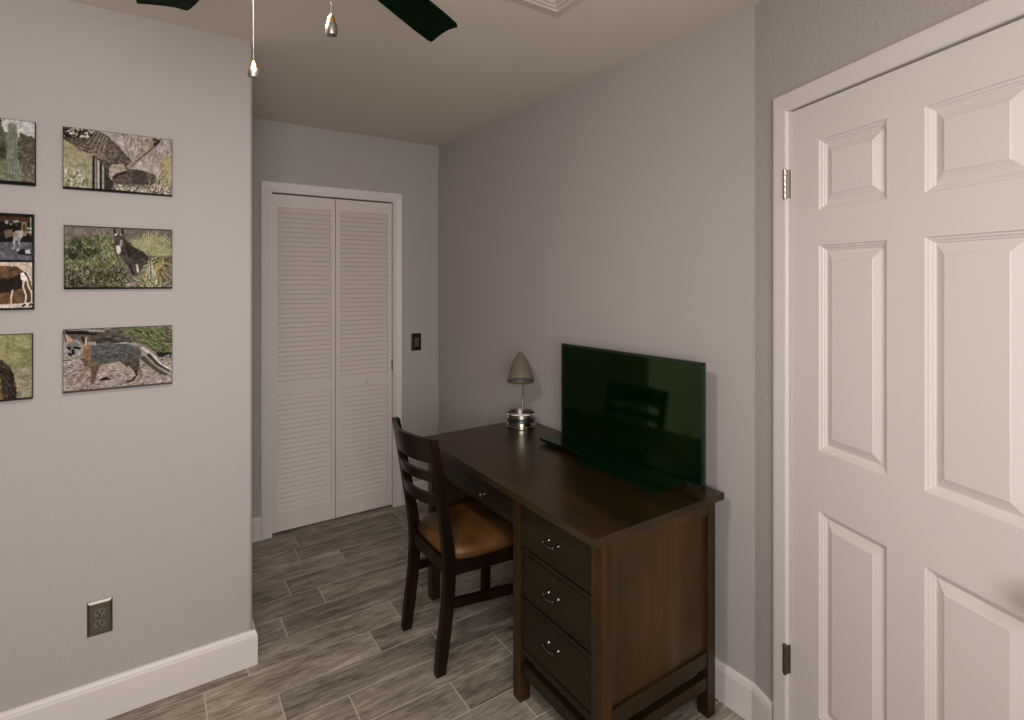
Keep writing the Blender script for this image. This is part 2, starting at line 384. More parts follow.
bm = B(); box(bm, (-S/2+.034, -S/2+.034, -.0008), (S/2-.034, S/2-.034, -.0002)); obj('vent_opening', bm, HOLE, vt, label='dark opening behind the louvres')

# ------------------------------------------------------------------ ceiling fan
fan = thing('ceiling_fan', 'ceiling fan with dark green-black blades and two pull chains, at the top edge', 'ceiling fan', (HUB.x, HUB.y, ZC))
bm = B(); lathe(bm, [(.065, 0), (.07, -.01), (.07, -.05), (.105, -.07), (.125, -.10), (.125, -.20), (.10, -.235), (.06, -.245)], 36); obj('motor_housing', bm, NICKEL, fan, smooth=True)
bm = B(); lathe(bm, [(.055, -.24), (.068, -.25), (.068, -.285), (.085, -.292), (.088, -.30), (.06, -.302)], 32); obj('switch_housing', bm, NICKEL, fan, smooth=True)
bm = B(); lathe(bm, [(.060, -.300), (.088, -.306), (.096, -.330), (.097, -.358), (.094, -.360), (.090, -.352)], 36); obj('added_light_skirt', bm, NICKEL, fan, smooth=True)  # unseen opaque skirt, added to keep lamp light off the upper walls
bm = B(); lathe(bm, [(.090, -.352), (.086, -.362), (.068, -.378), (.040, -.388), (.006, -.391)], 32); obj('light_globe', bm, GLOBE, fan, smooth='all')
ZB = 2.20-ZC; A0 = math.radians(32.6)
for k in range(5):
    Mr = Matrix.Rotation(A0+k*2*PI/5, 4, 'Z') @ Matrix.Translation((0, 0, ZB)) @ Matrix.Rotation(math.radians(-6), 4, 'X')
    out = [(.19, -.040), (.30, -.047), (.45, -.053), (.54, -.056), (.588, -.055)]
    tip = [(.596, -.051), (.594, -.025), (.601, 0), (.612, .025), (.624, .046)]
    bk_ = [(.624, .052), (.612, .056), (.54, .056), (.45, .053), (.30, .047), (.19, .040)]
    bm = B(); prism(bm, out+tip+bk_, -.003, .003, Mr); obj('fan_blade', bm, BLADE, fan)
    bm = B(); prism(bm, [(.09, -.018), (.17, -.022), (.25, -.038), (.262, 0), (.25, .038), (.17, .022), (.09, .018)], .003, .008, Mr); obj('blade_bracket', bm, NICKEL, fan)
def chain(x, y, ztop, zbot, fh, fr, lab):
    x -= HUB.x; y -= HUB.y; ztop -= ZC; zbot -= ZC
    bm = B(); z = ztop; tube(bm, [(x*.62, y*.62, ztop+.012), (x*.9, y*.9, ztop+.010), (x, y, ztop)], .0016, 8)
    tube(bm, [(x, y, ztop), (x, y, zbot+fh)], .0003, 6)
    while z > zbot+fh:
        bmesh.ops.create_icosphere(bm, subdivisions=1, radius=.001, matrix=Matrix.Translation((x, y, z))); z -= .0032
    c = obj('pull_chain', bm, CHAINM, fan, smooth='all')
    T = Matrix.Translation((x, y, zbot))
    bm = B(); lathe(bm, [(.006, 0), (.0088, .001), (.0102, .008), (.0098, .015), (.0082, fh*.58)], 20, T)
    obj('chain_fob', bm, FOB, c, label=lab, smooth=True)
    bm = B(); lathe(bm, [(.0082, fh*.58), (.0062, fh*.78), (.0032, fh*.97), (.0015, fh)], 20, T)
    obj('fob_cap', bm, BRASS, c, label='brass cap', smooth=True)
def cw(d, u):
    s = (u-512)/534*d; return (s*math.cos(TH)+d*math.sin(TH), d*math.cos(TH)-s*math.sin(TH))
chain(*cw(1.04, 253.3), 2.145, 1.5+(280-78)/534*1.04, .034, .01, 'silver teardrop fob')
chain(*cw(.90, 331.5), 2.145, 1.5+(280-36)/534*.90, .036, .01, 'silver teardrop fob')

# ------------------------------------------------------------------ canvas prints
W_, H_ = 300, 200
def up(a, H=H_, W=W_):
    h, w_ = a.shape[:2]; y = np.linspace(0, h-1, H); x = np.linspace(0, w_-1, W)
    y0 = np.clip(y.astype(int), 0, h-2); x0 = np.clip(x.astype(int), 0, w_-2); fy = (y-y0)[:, None]; fx = (x-x0)[None, :]
    return a[y0][:, x0]*(1-fy)*(1-fx)+a[y0+1][:, x0]*fy*(1-fx)+a[y0][:, x0+1]*(1-fy)*fx+a[y0+1][:, x0+1]*fy*fx
class Paint:
    def __init__(s, seed, quad=((0, 0), (1, 0), (1, 1), (0, 1)), W=W_, H=H_):
        s.r = np.random.RandomState(seed); s.q = quad; s.W, s.H = W, H; s.im = np.zeros((H, W, 3))
        s.Y, s.X = np.mgrid[0:H, 0:W]+.5; s.X = s.X/W; s.Y = s.Y/H
    def m(s, p):
        tl_, tr, br, bl = s.q; x, y = p; v = .5
        for _ in range(4):
            xl = tl_[0]+(bl[0]-tl_[0])*v; xr = tr[0]+(br[0]-tr[0])*v; u = (x-xl)/(xr-xl)
            yt = tl_[1]+(tr[1]-tl_[1])*u; yb = bl[1]+(br[1]-bl[1])*u; v = (y-yt)/(yb-yt)
        return u, v
    def noise(s, nx, ny, oct=3):
        a = 0; amp = 1; t = 0
        for _ in range(oct): a = a+amp*up(s.r.rand(max(2, ny), max(2, nx)), s.H, s.W); t += amp; amp *= .6; nx *= 2; ny *= 2
        return a/t
    def mask(s, pts, wob=.0):
        pts = [s.m(p) for p in pts]; ins = np.zeros(s.X.shape, bool)
        X, Y = s.X, s.Y
        if wob: X = X+wob*(s.noise(40, 28, 2)-.5); Y = Y+wob*(s.noise(40, 28, 2)-.5)
        for (x1, y1), (x2, y2) in zip(pts, pts[1:]+pts[:1]):
            if y1 == y2: continue
            c = ((y1 > Y) != (y2 > Y)) & (X < (x2-x1)*(Y-y1)/(y2-y1)+x1); ins ^= c
        return ins
    def fill(s, msk, c, c2=None, nx=40, ny=28, k=1., oct=3):
        c = np.array(c, float)
        if c2 is not None:
            n = np.clip((s.noise(nx, ny, oct)-.5)*2.2+.5, 0, 1)[..., None]; c = c*(1-n)+np.array(c2, float)*n
        mm = msk.astype(float)[..., None]*k; s.im = s.im*(1-mm)+c*mm
    def poly(s, pts, c, c2=None, wob=.012, **kw): s.fill(s.mask(pts, wob), c, c2, **kw)
    def line(s, pts, w0, c, w1=None, k=1.):
        w1 = w0 if w1 is None else w1; q = [s.m(p) for p in pts]; n = len(q)-1; asp = s.W/s.H
        for i, ((x1, y1), (x2, y2)) in enumerate(zip(q, q[1:])):
            dx, dy = (x2-x1)*asp, y2-y1; l2 = dx*dx+dy*dy+1e-9
            t = np.clip((((s.X-x1)*asp)*dx+(s.Y-y1)*dy)/l2, 0, 1)
            d = np.hypot((s.X-x1)*asp-t*dx, s.Y-y1-t*dy); ww = (w0+(w1-w0)*(i+t)/n)/2
            a = np.clip((ww-d)/.004+.5, 0, 1)[..., None]*k; s.im = s.im*(1-a)+np.array(c, float)*a
    def dots(s, pts, n, c, size=.012, wob=0):
        mk = s.mask(pts); ys, xs = np.nonzero(mk)
        for _ in range(n):
            i = s.r.randint(len(ys)); x, y = s.X[ys[i], xs[i]], s.Y[ys[i], xs[i]]
            a = (np.hypot((s.X-x)*s.W/s.H, s.Y-y) < size*(.5+s.r.rand())) & mk; s.im[a] = c
    def strokes(s, pts, n, cols, w=.006, ln=.05, ang=(-1.9, -1.2)):
        mk = s.mask(pts); ys, xs = np.nonzero(mk); old = s.q; s.q = ((0, 0), (1, 0), (1, 1), (0, 1))
        for _ in range(n):
            i = s.r.randint(len(ys)); x, y = s.X[ys[i], xs[i]], s.Y[ys[i], xs[i]]; a = s.r.uniform(*ang); l = ln*(.4+s.r.rand())
            s.line([(x, y), (x+l*math.cos(a)*s.H/s.W, y+l*math.sin(a))], w*(.6+.8*s.r.rand()), cols[s.r.randint(len(cols))], w*.3)
        s.q = old
    def out(s):
        a = s.im.reshape(s.H//2, 2, s.W//2, 2, 3).mean((1, 3))
        h, w_ = a.shape[:2]; s.H, s.W = h, w_
        n = 1+.26*(s.noise(w_//2, h//2, 1)-.5)+.22*(s.noise(w_//5, h//5, 2)-.5)
        a = a*n[..., None]; g = a.mean(2, keepdims=True); a = g+(a-g)*.68
        a = 255*np.clip((a-10)/235, 0, 1)**1.05
        return np.clip(a, 2, 255)

def canvas(name, label, x0, x1, z0, z1, P_, edge=(34, 28, 22), thick=.018, crop=None):
    a = P_.out()/255; lin = np.where(a <= .04045, a/12.92, ((a+.055)/1.055)**2.4); h, w_ = lin.shape[:2]
    yb, yf = YL-.0005, YL-thick; X = x1-x0; Z = z1-z0; e = .0015
    root = thing(name, label, 'wall art', ((x0+x1)/2, YL, z0), 0, 'animal photo canvases on the left wall')
    ox, oz = (x0+x1)/2, z0
    me = bpy.data.meshes.new('printed_front'); nx, ny = w_, h
    xs = np.linspace(x0+e, x1-e, nx+1)-ox; zs = np.linspace(z1-e, z0+e, ny+1)-oz
    vs = [(x, yf-YL, z) for z in zs for x in xs]
    fs = [(j*(nx+1)+i, (j+1)*(nx+1)+i, (j+1)*(nx+1)+i+1, j*(nx+1)+i+1) for j in range(ny) for i in range(nx)]
    me.from_pydata(vs, [], fs)
    at = me.attributes.new('print', 'FLOAT_COLOR', 'CORNER')
    c = np.concatenate([lin.reshape(-1, 3), np.ones((h*w_, 1))], 1); c = np.repeat(c, 4, 0)
    at.data.foreach_set('color', c.ravel().tolist())
    link('printed_front', me, PRINT, root)
    bm = B(); R = [[bm.verts.new(p) for p in [(a_-ox, y-YL, z-oz) for a_, z in ((x0+i, z0+i), (x1-i, z0+i), (x1-i, z1-i), (x0+i, z1-i))]] for i, y in ((0, yb), (0, yf+e), (e, yf))]
    for p, q in zip(R, R[1:]):
        for i in range(4): bm.faces.new((p[i], p[(i+1) % 4], q[(i+1) % 4], q[i]))
    bm.faces.new(R[0])
    obj('wrapped_edge', bm, mat('canvas_edge_'+name, s2l(edge), .6), root)
    return root

# great owl in flight
p = Paint(1, ((25, 60), (948, 165), (950, 655), (32, 590)))
full = np.ones(p.X.shape, bool)
p.fill(full, (186, 172, 164), (158, 142, 132), 20, 14)
p.strokes([(500, 110), (940, 170), (940, 520), (560, 400)], 130, [(140, 124, 112), (206, 192, 184), (120, 104, 92)], .006, .28, (-1.75, -1.2))
p.poly([(20, 150), (260, 250), (262, 600), (20, 600)], (150, 140, 96), (176, 166, 128), nx=10, ny=12)
p.poly([(850, 330), (960, 300), (960, 660), (830, 640)], (158, 142, 92), (182, 166, 122), wob=.05)
p.strokes([(25, 440), (260, 470), (260, 600), (25, 590)], 70, [(214, 206, 186), (96, 92, 62), (190, 180, 150)], .016, .09, (-2.6, -.4))
p.poly([(262, 300), (440, 420), (440, 620), (262, 600)], (78, 68, 58), (60, 52, 44))
for xx, cc in ((268, (44, 38, 32)), (285, (150, 138, 122)), (308, (186, 174, 158)), (326, (50, 42, 36)), (346, (170, 158, 140)), (236, (166, 156, 124))): p.line([(xx, 300), (xx+4, 600)], .028, cc)
p.line([(515, 115), (560, 300), (570, 350)], .012, (116, 100, 90))
p.poly([(22, 50), (290, 85), (380, 130), (470, 215), (590, 350), (560, 400), (430, 390), (400, 440), (330, 370), (250, 300), (150, 255), (100, 210), (25, 165)], (122, 104, 90), (78, 64, 54), nx=60, ny=50)
p.strokes([(250, 130), (370, 150), (560, 360), (420, 380), (250, 240)], 260, [(168, 150, 134), (58, 46, 38), (138, 120, 104)], .007, .045, (.5, 1.1))
p.poly([(22, 50), (290, 85), (240, 160), (25, 150)], (54, 44, 36), wob=.01)
p.dots([(22, 58), (280, 90), (235, 155), (25, 145)], 70, (196, 182, 166), .011)
p.dots([(120, 190), (300, 250), (420, 370), (300, 330), (140, 240)], 110, (162, 144, 126), .008)
for k in range(5): p.line([(290+k*22, 95+k*12), (215+k*30, 205+k*25)], .008, (182, 166, 150))
p.poly([(690, 170), (740, 140), (850, 160), (850, 190), (790, 230), (740, 290), (690, 310), (600, 400), (560, 440), (545, 400), (640, 300)], (186, 168, 148), (140, 118, 98), nx=30, ny=24)
p.line([(840, 165), (800, 215), (720, 280), (640, 350), (585, 400)], .030, (96, 78, 64), .012); p.dots([(770, 150), (855, 165), (800, 225), (760, 210)], 12, (66, 52, 42), .02)
p.poly([(400, 400), (430, 380), (520, 378), (560, 420), (680, 430), (800, 470), (800, 540), (720, 600), (560, 590), (440, 545), (395, 490)], (124, 106, 92), (86, 70, 60), nx=40, ny=30)
p.poly([(400, 400), (430, 382), (520, 380), (545, 430), (500, 450), (430, 480), (440, 545), (398, 490)], (196, 178, 158), (150, 130, 110), nx=40, ny=30)
p.line([(440, 500), (470, 470), (540, 450)], .05, (70, 54, 44)); p.line([(430, 520), (460, 545), (520, 560)], .03, (100, 82, 68))
p.poly([(590, 440), (640, 425), (720, 450), (690, 540), (600, 560)], (84, 68, 62), wob=.03)
p.poly([(430, 560), (560, 555), (760, 560), (945, 580), (945, 655), (440, 620)], (170, 156, 134), (104, 92, 72), nx=40, ny=26, wob=.06)
p.dots([(430, 555), (940, 570), (940, 645), (440, 610)], 60, (214, 202, 184), .012); p.strokes([(760, 480), (830, 480), (940, 640), (740, 630)], 50, [(76, 60, 50), (190, 176, 156)], .012, .14, (-2.2, -.9))
p.line([(30, 585), (440, 612), (950, 655)], .03, (34, 26, 20))
canvas('owl_canvas', 'canvas print of an owl swooping with one spread wing, top of the right column', -.251, .053, 1.802, 2.006, p)

# burro beside a yucca
p = Paint(2, ((38, 48), (955, 92), (955, 578), (42, 582)))
p.fill(full, (134, 120, 106), (112, 100, 88), 24, 16)
p.poly([(30, 180), (160, 150), (300, 130), (440, 160), (520, 330), (560, 600), (30, 600)], (120, 124, 78), (78, 82, 50), nx=26, ny=18, wob=.10)
p.poly([(60, 240), (200, 190), (330, 280), (230, 330), (60, 350)], (44, 46, 30), (86, 90, 56), wob=.12, nx=30, ny=20)
p.strokes([(40, 200), (400, 120), (540, 420), (540, 580), (40, 580)], 420, [(168, 170, 118), (140, 146, 88), (60, 60, 38), (184, 176, 134)], .010, .07, (-2.6, -.5))
p.poly([(30, 420), (520, 440), (560, 590), (30, 590)], (98, 92, 66), (58, 52, 40), nx=40, ny=22, k=.7)
p.strokes([(30, 400), (560, 430), (560, 590), (30, 590)], 260, [(176, 164, 132), (50, 44, 32), (132, 124, 88), (40, 34, 26)], .011, .08, (-2.8, -.3))
cx_, cy_ = 760, 300
for k in range(110):
    a = -PI*(k/109)*1.0+.05; l = 150+70*p.r.rand()
    if math.sin(a) < -.2: l = min(l, 215)
    p.line([(cx_, cy_), (cx_+l*math.cos(a)*1.15, cy_+l*math.sin(a))], .016, [(190, 180, 118), (150, 146, 88), (92, 90, 52), (210, 200, 150)][k % 4], .006)
for k in range(90):
    a = p.r.uniform(-.5, 3.4); l = p.r.uniform(90, 260)
    p.line([(820+p.r.uniform(-40, 60), 360+p.r.uniform(-40, 40)), (820+l*math.cos(a), 360+l*math.sin(a)*.95)], .016, [(196, 180, 108), (172, 150, 84), (110, 100, 56), (60, 50, 34)][k % 4], .006)
p.poly([(436, 70), (455, 115), (500, 115), (505, 78), (525, 80), (528, 130), (545, 170), (600, 225), (680, 260), (740, 310), (730, 360), (680, 420), (640, 480), (600, 470), (560, 400), (510, 320), (480, 292), (455, 270), (440, 170)], (66, 56, 50), (98, 84, 74), nx=40, ny=30)
p.poly([(530, 180), (600, 230), (720, 300), (640, 340), (560, 320)], (50, 42, 38), (76, 66, 58), nx=40)
p.poly([(462, 225), (480, 212), (500, 225), (498, 280), (480, 292), (462, 270)], (206, 194, 182)); p.line([(505, 180), (500, 215)], .04, (158, 146, 138)); p.line([(455, 128), (462, 120)], .03, (196, 182, 168)); p.line([(500, 122), (506, 128)], .03, (160, 146, 132))
p.line([(445, 85), (455, 112)], .022, (36, 30, 26)); p.line([(515, 88), (514, 120)], .022, (36, 30, 26))
p.line([(600, 400), (612, 470)], .035, (90, 76, 66)); p.line([(640, 385), (650, 440)], .03, (200, 188, 176)); p.line([(575, 380), (610, 460)], .02, (40, 34, 30))
for k in range(60):
    x = p.r.uniform(700, 830); p.line([(755+(x-755)*.2, 350), (x*1.3-.3*765, 575)], .014, [(190, 180, 160), (140, 128, 104), (92, 80, 60), (176, 166, 120)][k % 4], .008)
for k in range(80):
    a = p.r.uniform(-2.9, -.25); p.line([(740+p.r.uniform(-60, 120), 600), (740+230*math.cos(a)*(.6+.5*p.r.rand()), 600+140*math.sin(a))], .012, [(200, 190, 140), (150, 140, 86), (70, 60, 42)][k % 3], .005)
for k in range(24): p.line([(530+k*4, 540+p.r.uniform(-50, 30)), (650, 580)], .012, [(186, 172, 150), (60, 50, 42)][k % 2], .005)
p.line([(42, 576), (955, 576)], .03, (34, 30, 22)); p.line([(38, 50), (955, 94)], .018, (80, 72, 58))
canvas('burro_canvas', 'canvas print of a dark burro standing beside a spiky yucca, middle of the right column', -.248, .053, 1.469, 1.681, p)

# grey fox walking
p = Paint(3, ((18, 92), (948, 52), (955, 548), (30, 620)))
p.fill(full, (176, 158, 150), (146, 128, 120), 60, 40)
p.strokes([(20, 300), (950, 300), (950, 560), (20, 620)], 420, [(112, 96, 90), (200, 184, 176), (132, 112, 104), (88, 74, 68)], .013, .04, (-.5, .5))
p.poly([(20, 90), (520, 75), (640, 190), (400, 215), (20, 160)], (120, 106, 96), (70, 62, 54), nx=24, ny=30, wob=.06)
p.line([(60, 105), (180, 112), (280, 128)], .08, (38, 34, 28), .03); p.line([(60, 92), (230, 86)], .022, (168, 152, 140))
p.line([(300, 190), (380, 165), (470, 200)], .07, (62, 60, 58), .05); p.line([(370, 222), (440, 210), (540, 200)], .03, (196, 184, 176)); p.line([(230, 96), (350, 100)], .02, (176, 160, 150))
p.poly([(470, 70), (950, 50), (950, 300), (820, 300), (640, 200), (520, 140)], (100, 104, 68), (134, 120, 92), nx=22, ny=30, wob=.06)
p.strokes([(520, 75), (945, 58), (945, 270), (760, 260), (600, 180)], 300, [(76, 104, 46), (112, 130, 66), (52, 56, 34), (150, 134, 104), (60, 80, 36)], .012, .09, (.1, 1.2))
p.poly([(800, 280), (945, 280), (948, 325), (820, 320)], (46, 44, 34), wob=.04); p.dots([(890, 290), (940, 290), (940, 320), (890, 318)], 5, (170, 160, 150), .02)
# tail, body, legs, head
p.line([(660, 240), (760, 300), (850, 400), (950, 450)], .14, (150, 134, 122), .12); p.line([(690, 330), (760, 390), (830, 440), (900, 470)], .07, (96, 78, 58), .05)
p.line([(680, 240), (770, 300), (860, 390), (950, 430)], .035, (206, 192, 182)); p.line([(740, 300), (820, 380), (930, 440)], .05, (70, 66, 64), .03)
p.poly([(236, 225), (330, 205), (540, 205), (640, 235), (680, 270), (668, 330), (650, 400), (560, 400), (470, 360), (330, 385), (240, 370), (225, 300)], (84, 84, 84), (110, 104, 98), nx=50, ny=36)
p.strokes([(240, 215), (640, 225), (660, 330), (240, 350)], 260, [(56, 60, 64), (124, 120, 116), (72, 76, 80)], .008, .05, (-.2, .5))
p.line([(340, 395), (480, 365), (560, 430), (610, 455)], .035, (178, 150, 120))
p.poly([(160, 320), (250, 350), (330, 390), (300, 430), (280, 540), (245, 540), (250, 420), (150, 360)], (150, 116, 82), (100, 76, 54))
p.line([(215, 405), (175, 480), (125, 545), (60, 550)], .055, (148, 118, 92), .025); p.line([(290, 400), (275, 470), (258, 545)], .08, (108, 82, 60), .035)
p.poly([(520, 330), (660, 330), (660, 410), (690, 450), (680, 490), (665, 480), (655, 450), (600, 440), (540, 400)], (74, 68, 60), (100, 88, 74))
p.line([(625, 440), (635, 470), (600, 520), (550, 535)], .04, (66, 52, 42), .03); p.line([(660, 440), (685, 470), (650, 530), (620, 545)], .035, (150, 126, 100), .025); p.line([(560, 400), (600, 440), (620, 480)], .02, (184, 160, 132))
p.poly([(165, 210), (240, 220), (245, 330), (215, 345), (180, 320)], (158, 116, 82), (120, 88, 62))
p.poly([(45, 205), (120, 180), (185, 215), (180, 260), (120, 290), (150, 330), (200, 380), (150, 370), (90, 310), (40, 280)], (128, 120, 114), (176, 166, 158))
p.poly([(22, 118), (60, 140), (110, 180), (70, 200), (40, 195)], (182, 148, 120)); p.line([(24, 118), (42, 192)], .014, (60, 48, 40)); p.poly([(140, 180), (160, 130), (195, 128), (205, 160), (198, 215), (170, 205)], (120, 92, 76)); p.line([(170, 150), (185, 190)], .03, (46, 38, 34)); p.line([(205, 150), (198, 215)], .015, (206, 184, 160))
p.poly([(50, 205), (110, 185), (160, 210), (130, 240), (60, 240)], (120, 118, 116))
for (a, b) in (((60, 238), (72, 250)), ((110, 238), (150, 244)), ((68, 290), (82, 300)), ((98, 262), (102, 290))): p.line([a, b], .035, (22, 20, 20))
p.line([(330, 510), (400, 505)], .03, (36, 28, 26)); p.line([(350, 495), (385, 492)], .02, (36, 28, 26))
p.line([(28, 345), (85, 345)], .012, (44, 38, 36)); p.line([(30, 612), (955, 545)], .03, (92, 74, 66))
canvas('fox_canvas', 'canvas print of a grey fox walking left over sandy ground, bottom of the right column', -.251, .053, 1.126, 1.336, p, (60, 50, 44))

# saguaro, cut by the frame: only the right-hand strip shows
def col_left(seed, H=H_): return Paint(seed, ((-600, 60), (295, 92), (300, 650), (-600, 600)), W_, H)
p = col_left(4); p.fill(full, (132, 124, 96), (104, 96, 74), 20, 14)
p.poly([(-600, 0), (300, 60), (296, 230), (190, 200), (60, 190), (-600, 200)], (206, 198, 196), (190, 182, 178), wob=.02)
p.poly([(190, 195), (300, 230), (300, 470), (180, 440)], (110, 98, 80), (82, 74, 60), wob=.04)
p.poly([(-600, 40), (62, 60), (80, 180), (110, 430), (-600, 470)], (106, 108, 78), (76, 78, 56), nx=30, ny=20, wob=.04)
p.poly([(0, 330), (110, 330), (100, 400), (0, 400)], (58, 54, 42), (90, 84, 64), wob=.07); p.strokes([(190, 230), (298, 240), (298, 440), (190, 440)], 80, [(76, 66, 54), (134, 120, 98)], .008, .1, (2.2, 3.2))
p.poly([(108, 130), (122, 108), (150, 115), (168, 140), (172, 230), (172, 400), (205, 520), (210, 640), (100, 640), (95, 450), (112, 330), (105, 230)], (154, 154, 134), (122, 124, 106), nx=60, ny=20)
for k in range(5): p.line([(118+k*12, 130), (116+k*11, 400), (100+k*24, 640)], .008, (92, 104, 82))
p.line([(183, 150), (183, 230)], .025, (196, 190, 160)); p.poly([(-600, 450), (110, 440), (110, 640), (-600, 620)], (140, 138, 100), (114, 112, 80), nx=40, ny=28, wob=.03)
p.strokes([(200, 480), (298, 480), (298, 640), (210, 640)], 60, [(150, 132, 106), (90, 78, 60)], .012, .08, (-2, -.6))
p.line([(-600, 590), (300, 640)], .05, (34, 30, 24))
canvas('saguaro_canvas', 'canvas print of a pale green saguaro cactus, top left print cut by the picture edge', -.625, -.319, 1.803, 2.008, p, (26, 21, 16))

# two stacked scenes on one tall canvas
p = Paint(5, ((-600, 48), (218, 60), (222, 680), (-600, 690)), 300, 300); fullT = np.ones(p.X.shape, bool)
p.fill(fullT, (50, 40, 34), (30, 26, 24), 30, 30)
p.poly([(-600, 70), (205, 78), (205, 110), (-600, 110)], (84, 50, 40)); p.dots([(-50, 100), (100, 100), (100, 130), (-50, 130)], 12, (150, 146, 128), .014)
p.poly([(105, 108), (160, 108), (160, 200), (105, 200)], (142, 116, 86)); p.poly([(118, 125), (148, 125), (148, 175), (118, 175)], (104, 70, 50)); p.line([(196, 80), (196, 190)], .016, (140, 150, 120)); p.line([(170, 150), (200, 150)], .02, (170, 190, 160)); p.line([(170, 175), (200, 175)], .02, (150, 170, 140))
p.poly([(-600, 250), (212, 240), (212, 365), (-600, 365)], (112, 110, 120), (84, 82, 92), nx=30, ny=30)
p.poly([(22, 185), (60, 165), (120, 165), (125, 200), (95, 230), (92, 275), (80, 275), (75, 235), (48, 235), (45, 290), (32, 290), (28, 230)], (172, 164, 156), (140, 130, 122)); p.poly([(-60, 170), (20, 155), (25, 200), (-40, 220)], (120, 96, 76))
p.poly([(60, 290), (205, 290), (205, 330), (90, 325)], (40, 38, 42), wob=.02); p.poly([(140, 298), (190, 288), (195, 315), (150, 315)], (190, 186, 180)); p.dots([(10, 280), (90, 280), (90, 300), (10, 300)], 6, (190, 184, 180), .01)
p.poly([(-600, 360), (222, 360), (222, 376), (-600, 376)], (24, 20, 18), wob=0)
p.poly([(-600, 376), (212, 372), (214, 670), (-600, 680)], (214, 190, 174), (200, 172, 156), nx=12, ny=12, wob=0)
p.poly([(-600, 385), (60, 400), (150, 440), (205, 500), (212, 580), (200, 640), (-600, 660)], (134, 92, 60), (96, 64, 42), nx=20, ny=24)
p.poly([(-600, 470), (0, 480), (100, 450), (130, 470), (140, 520), (110, 545), (40, 560), (0, 570), (-600, 600)], (62, 42, 34), (46, 32, 26))
p.poly([(100, 445), (130, 440), (165, 460), (160, 490), (130, 505), (105, 480)], (232, 218, 206)); p.line([(140, 445), (170, 470), (165, 500)], .014, (66, 46, 36))
p.line([(130, 495), (125, 535), (155, 590), (145, 660)], .024, (226, 210, 198), .014); p.line([(160, 480), (175, 530), (208, 570), (208, 650)], .02, (226, 210, 198), .013); p.line([(25, 560), (12, 610), (15, 670)], .022, (220, 202, 188), .014)
p.line([(-100, 665), (214, 640)], .02, (216, 196, 184)); p.line([(120, 660), (145, 650)], .02, (30, 24, 20)); p.line([(190, 655), (210, 645)], .02, (30, 24, 20))
canvas('stable_canvas', 'tall canvas print with a white horse scene above a brown pronghorn rump, left column', -.53, -.323, 1.405, 1.711, p, (20, 16, 14))

p = Paint(6, ((-600, 118), (255, 112), (265, 625), (-600, 670))); p.fill(full, (168, 160, 104), (134, 130, 80), 14, 10)
p.poly([(120, 380), (270, 370), (270, 640), (120, 640)], (172, 156, 124), (136, 122, 90), nx=20, ny=24, wob=.08)
p.poly([(-600, 300), (0, 275), (60, 310), (110, 360), (140, 430), (160, 560), (160, 650), (-600, 680)], (46, 36, 30), (78, 62, 48), nx=50, ny=34)
p.strokes([(-60, 290), (20, 290), (100, 370), (150, 500), (150, 640), (60, 640), (20, 400)], 160, [(124, 100, 78), (24, 18, 16), (88, 70, 54)], .008, .05, (.2, 1.4))
p.line([(-50, 275), (10, 285), (40, 300)], .022, (214, 202, 192)); p.line([(-50, 310), (40, 322)], .014, (196, 180, 170))
p.poly([(-80, 420), (10, 395), (50, 440), (60, 560), (80, 640), (-80, 640)], (150, 112, 64), (110, 78, 46), nx=30, ny=30); p.poly([(-40, 470), (10, 490), (30, 570), (0, 600)], (206, 146, 104), (190, 150, 120))
p.line([(0, 590), (50, 630)], .03, (214, 196, 170)); p.line([(-600, 655), (262, 622)], .035, (52, 42, 32))
canvas('bird_canvas', 'canvas print of a dark brown feathered back on pale green grass, bottom left print', -.63, -.326, 1.118, 1.328, p, (56, 50, 36))

# ------------------------------------------------------------------ wall outlet and light switch
def plate(x0, x1, z0, z1, y, d=.006, bv=.008):
    bm = B(); R = [[bm.verts.new((a, y-dd, b)) for a, b in ((x0+i, z0+i), (x1-i, z0+i), (x1-i, z1-i), (x0+i, z1-i))] for i, dd in ((0, 0), (.0005, .002), (bv, d))]
    for p_, q in zip(R, R[1:]):
        for i in range(4): bm.faces.new((p_[i], p_[(i+1) % 4], q[(i+1) % 4], q[i]))
    bm.faces.new(R[-1]); bm.faces.new(R[0]); return bm
PLATE = mat('bronze_plate', s2l((126, 119, 110)), .33, 1.)
ot = thing('wall_outlet', 'bronze duplex power outlet low on the left wall', 'outlet', (-.155, YL, .29))
obj('cover_plate', plate(-.035, .035, 0, .117, 0), PLATE, ot)
RCP = mat('receptacle_taupe', s2l((104, 96, 86)), .4)
for zc in (.039, .078):
    bm = B(); pts = []
    for i in range(24):
        a = 2*PI*i/24; pts.append((.0165*math.cos(a), max(-.0125, min(.0125, .0165*math.sin(a)))))
    prism(bm, pts, 0, .0020, Matrix.Translation((0, -.006, zc)) @ Matrix.Rotation(PI/2, 4, 'X')); r_ = obj('receptacle', bm, RCP, ot)
    bm = B()
    for dx, hh in ((-.0065, .0045), (.0065, .0038)): box(bm, (dx-.0015, -.0084, zc+.003-hh), (dx+.0015, -.0079, zc+.003+hh))
    bm2 = [(.0028*math.cos(2*PI*i/10), .0028*math.sin(2*PI*i/10)) for i in range(10)]
    prism(bm, bm2, 0, .0005, Matrix.Translation((0, -.0079, zc-.0075)) @ Matrix.Rotation(PI/2, 4, 'X')); obj('slot', bm, HOLE, r_)
bm = B(); lathe(bm, [(.0032, 0), (.003, .0012), (.001, .0016)], 12, Matrix.Translation((0, -.006, .0585)) @ Matrix.Rotation(PI/2, 4, 'X')); obj('screw', bm, BRONZE, ot)
SWP = mat('dark_bronze_plate', s2l((62, 54, 46)), .35, 1.)
sw = thing('light_switch', 'dark bronze rocker light switch on the back wall right of the closet', 'light switch', (1.476, YB, 1.021))
obj('cover_plate', plate(-.036, .036, 0, .117, 0), SWP, sw)
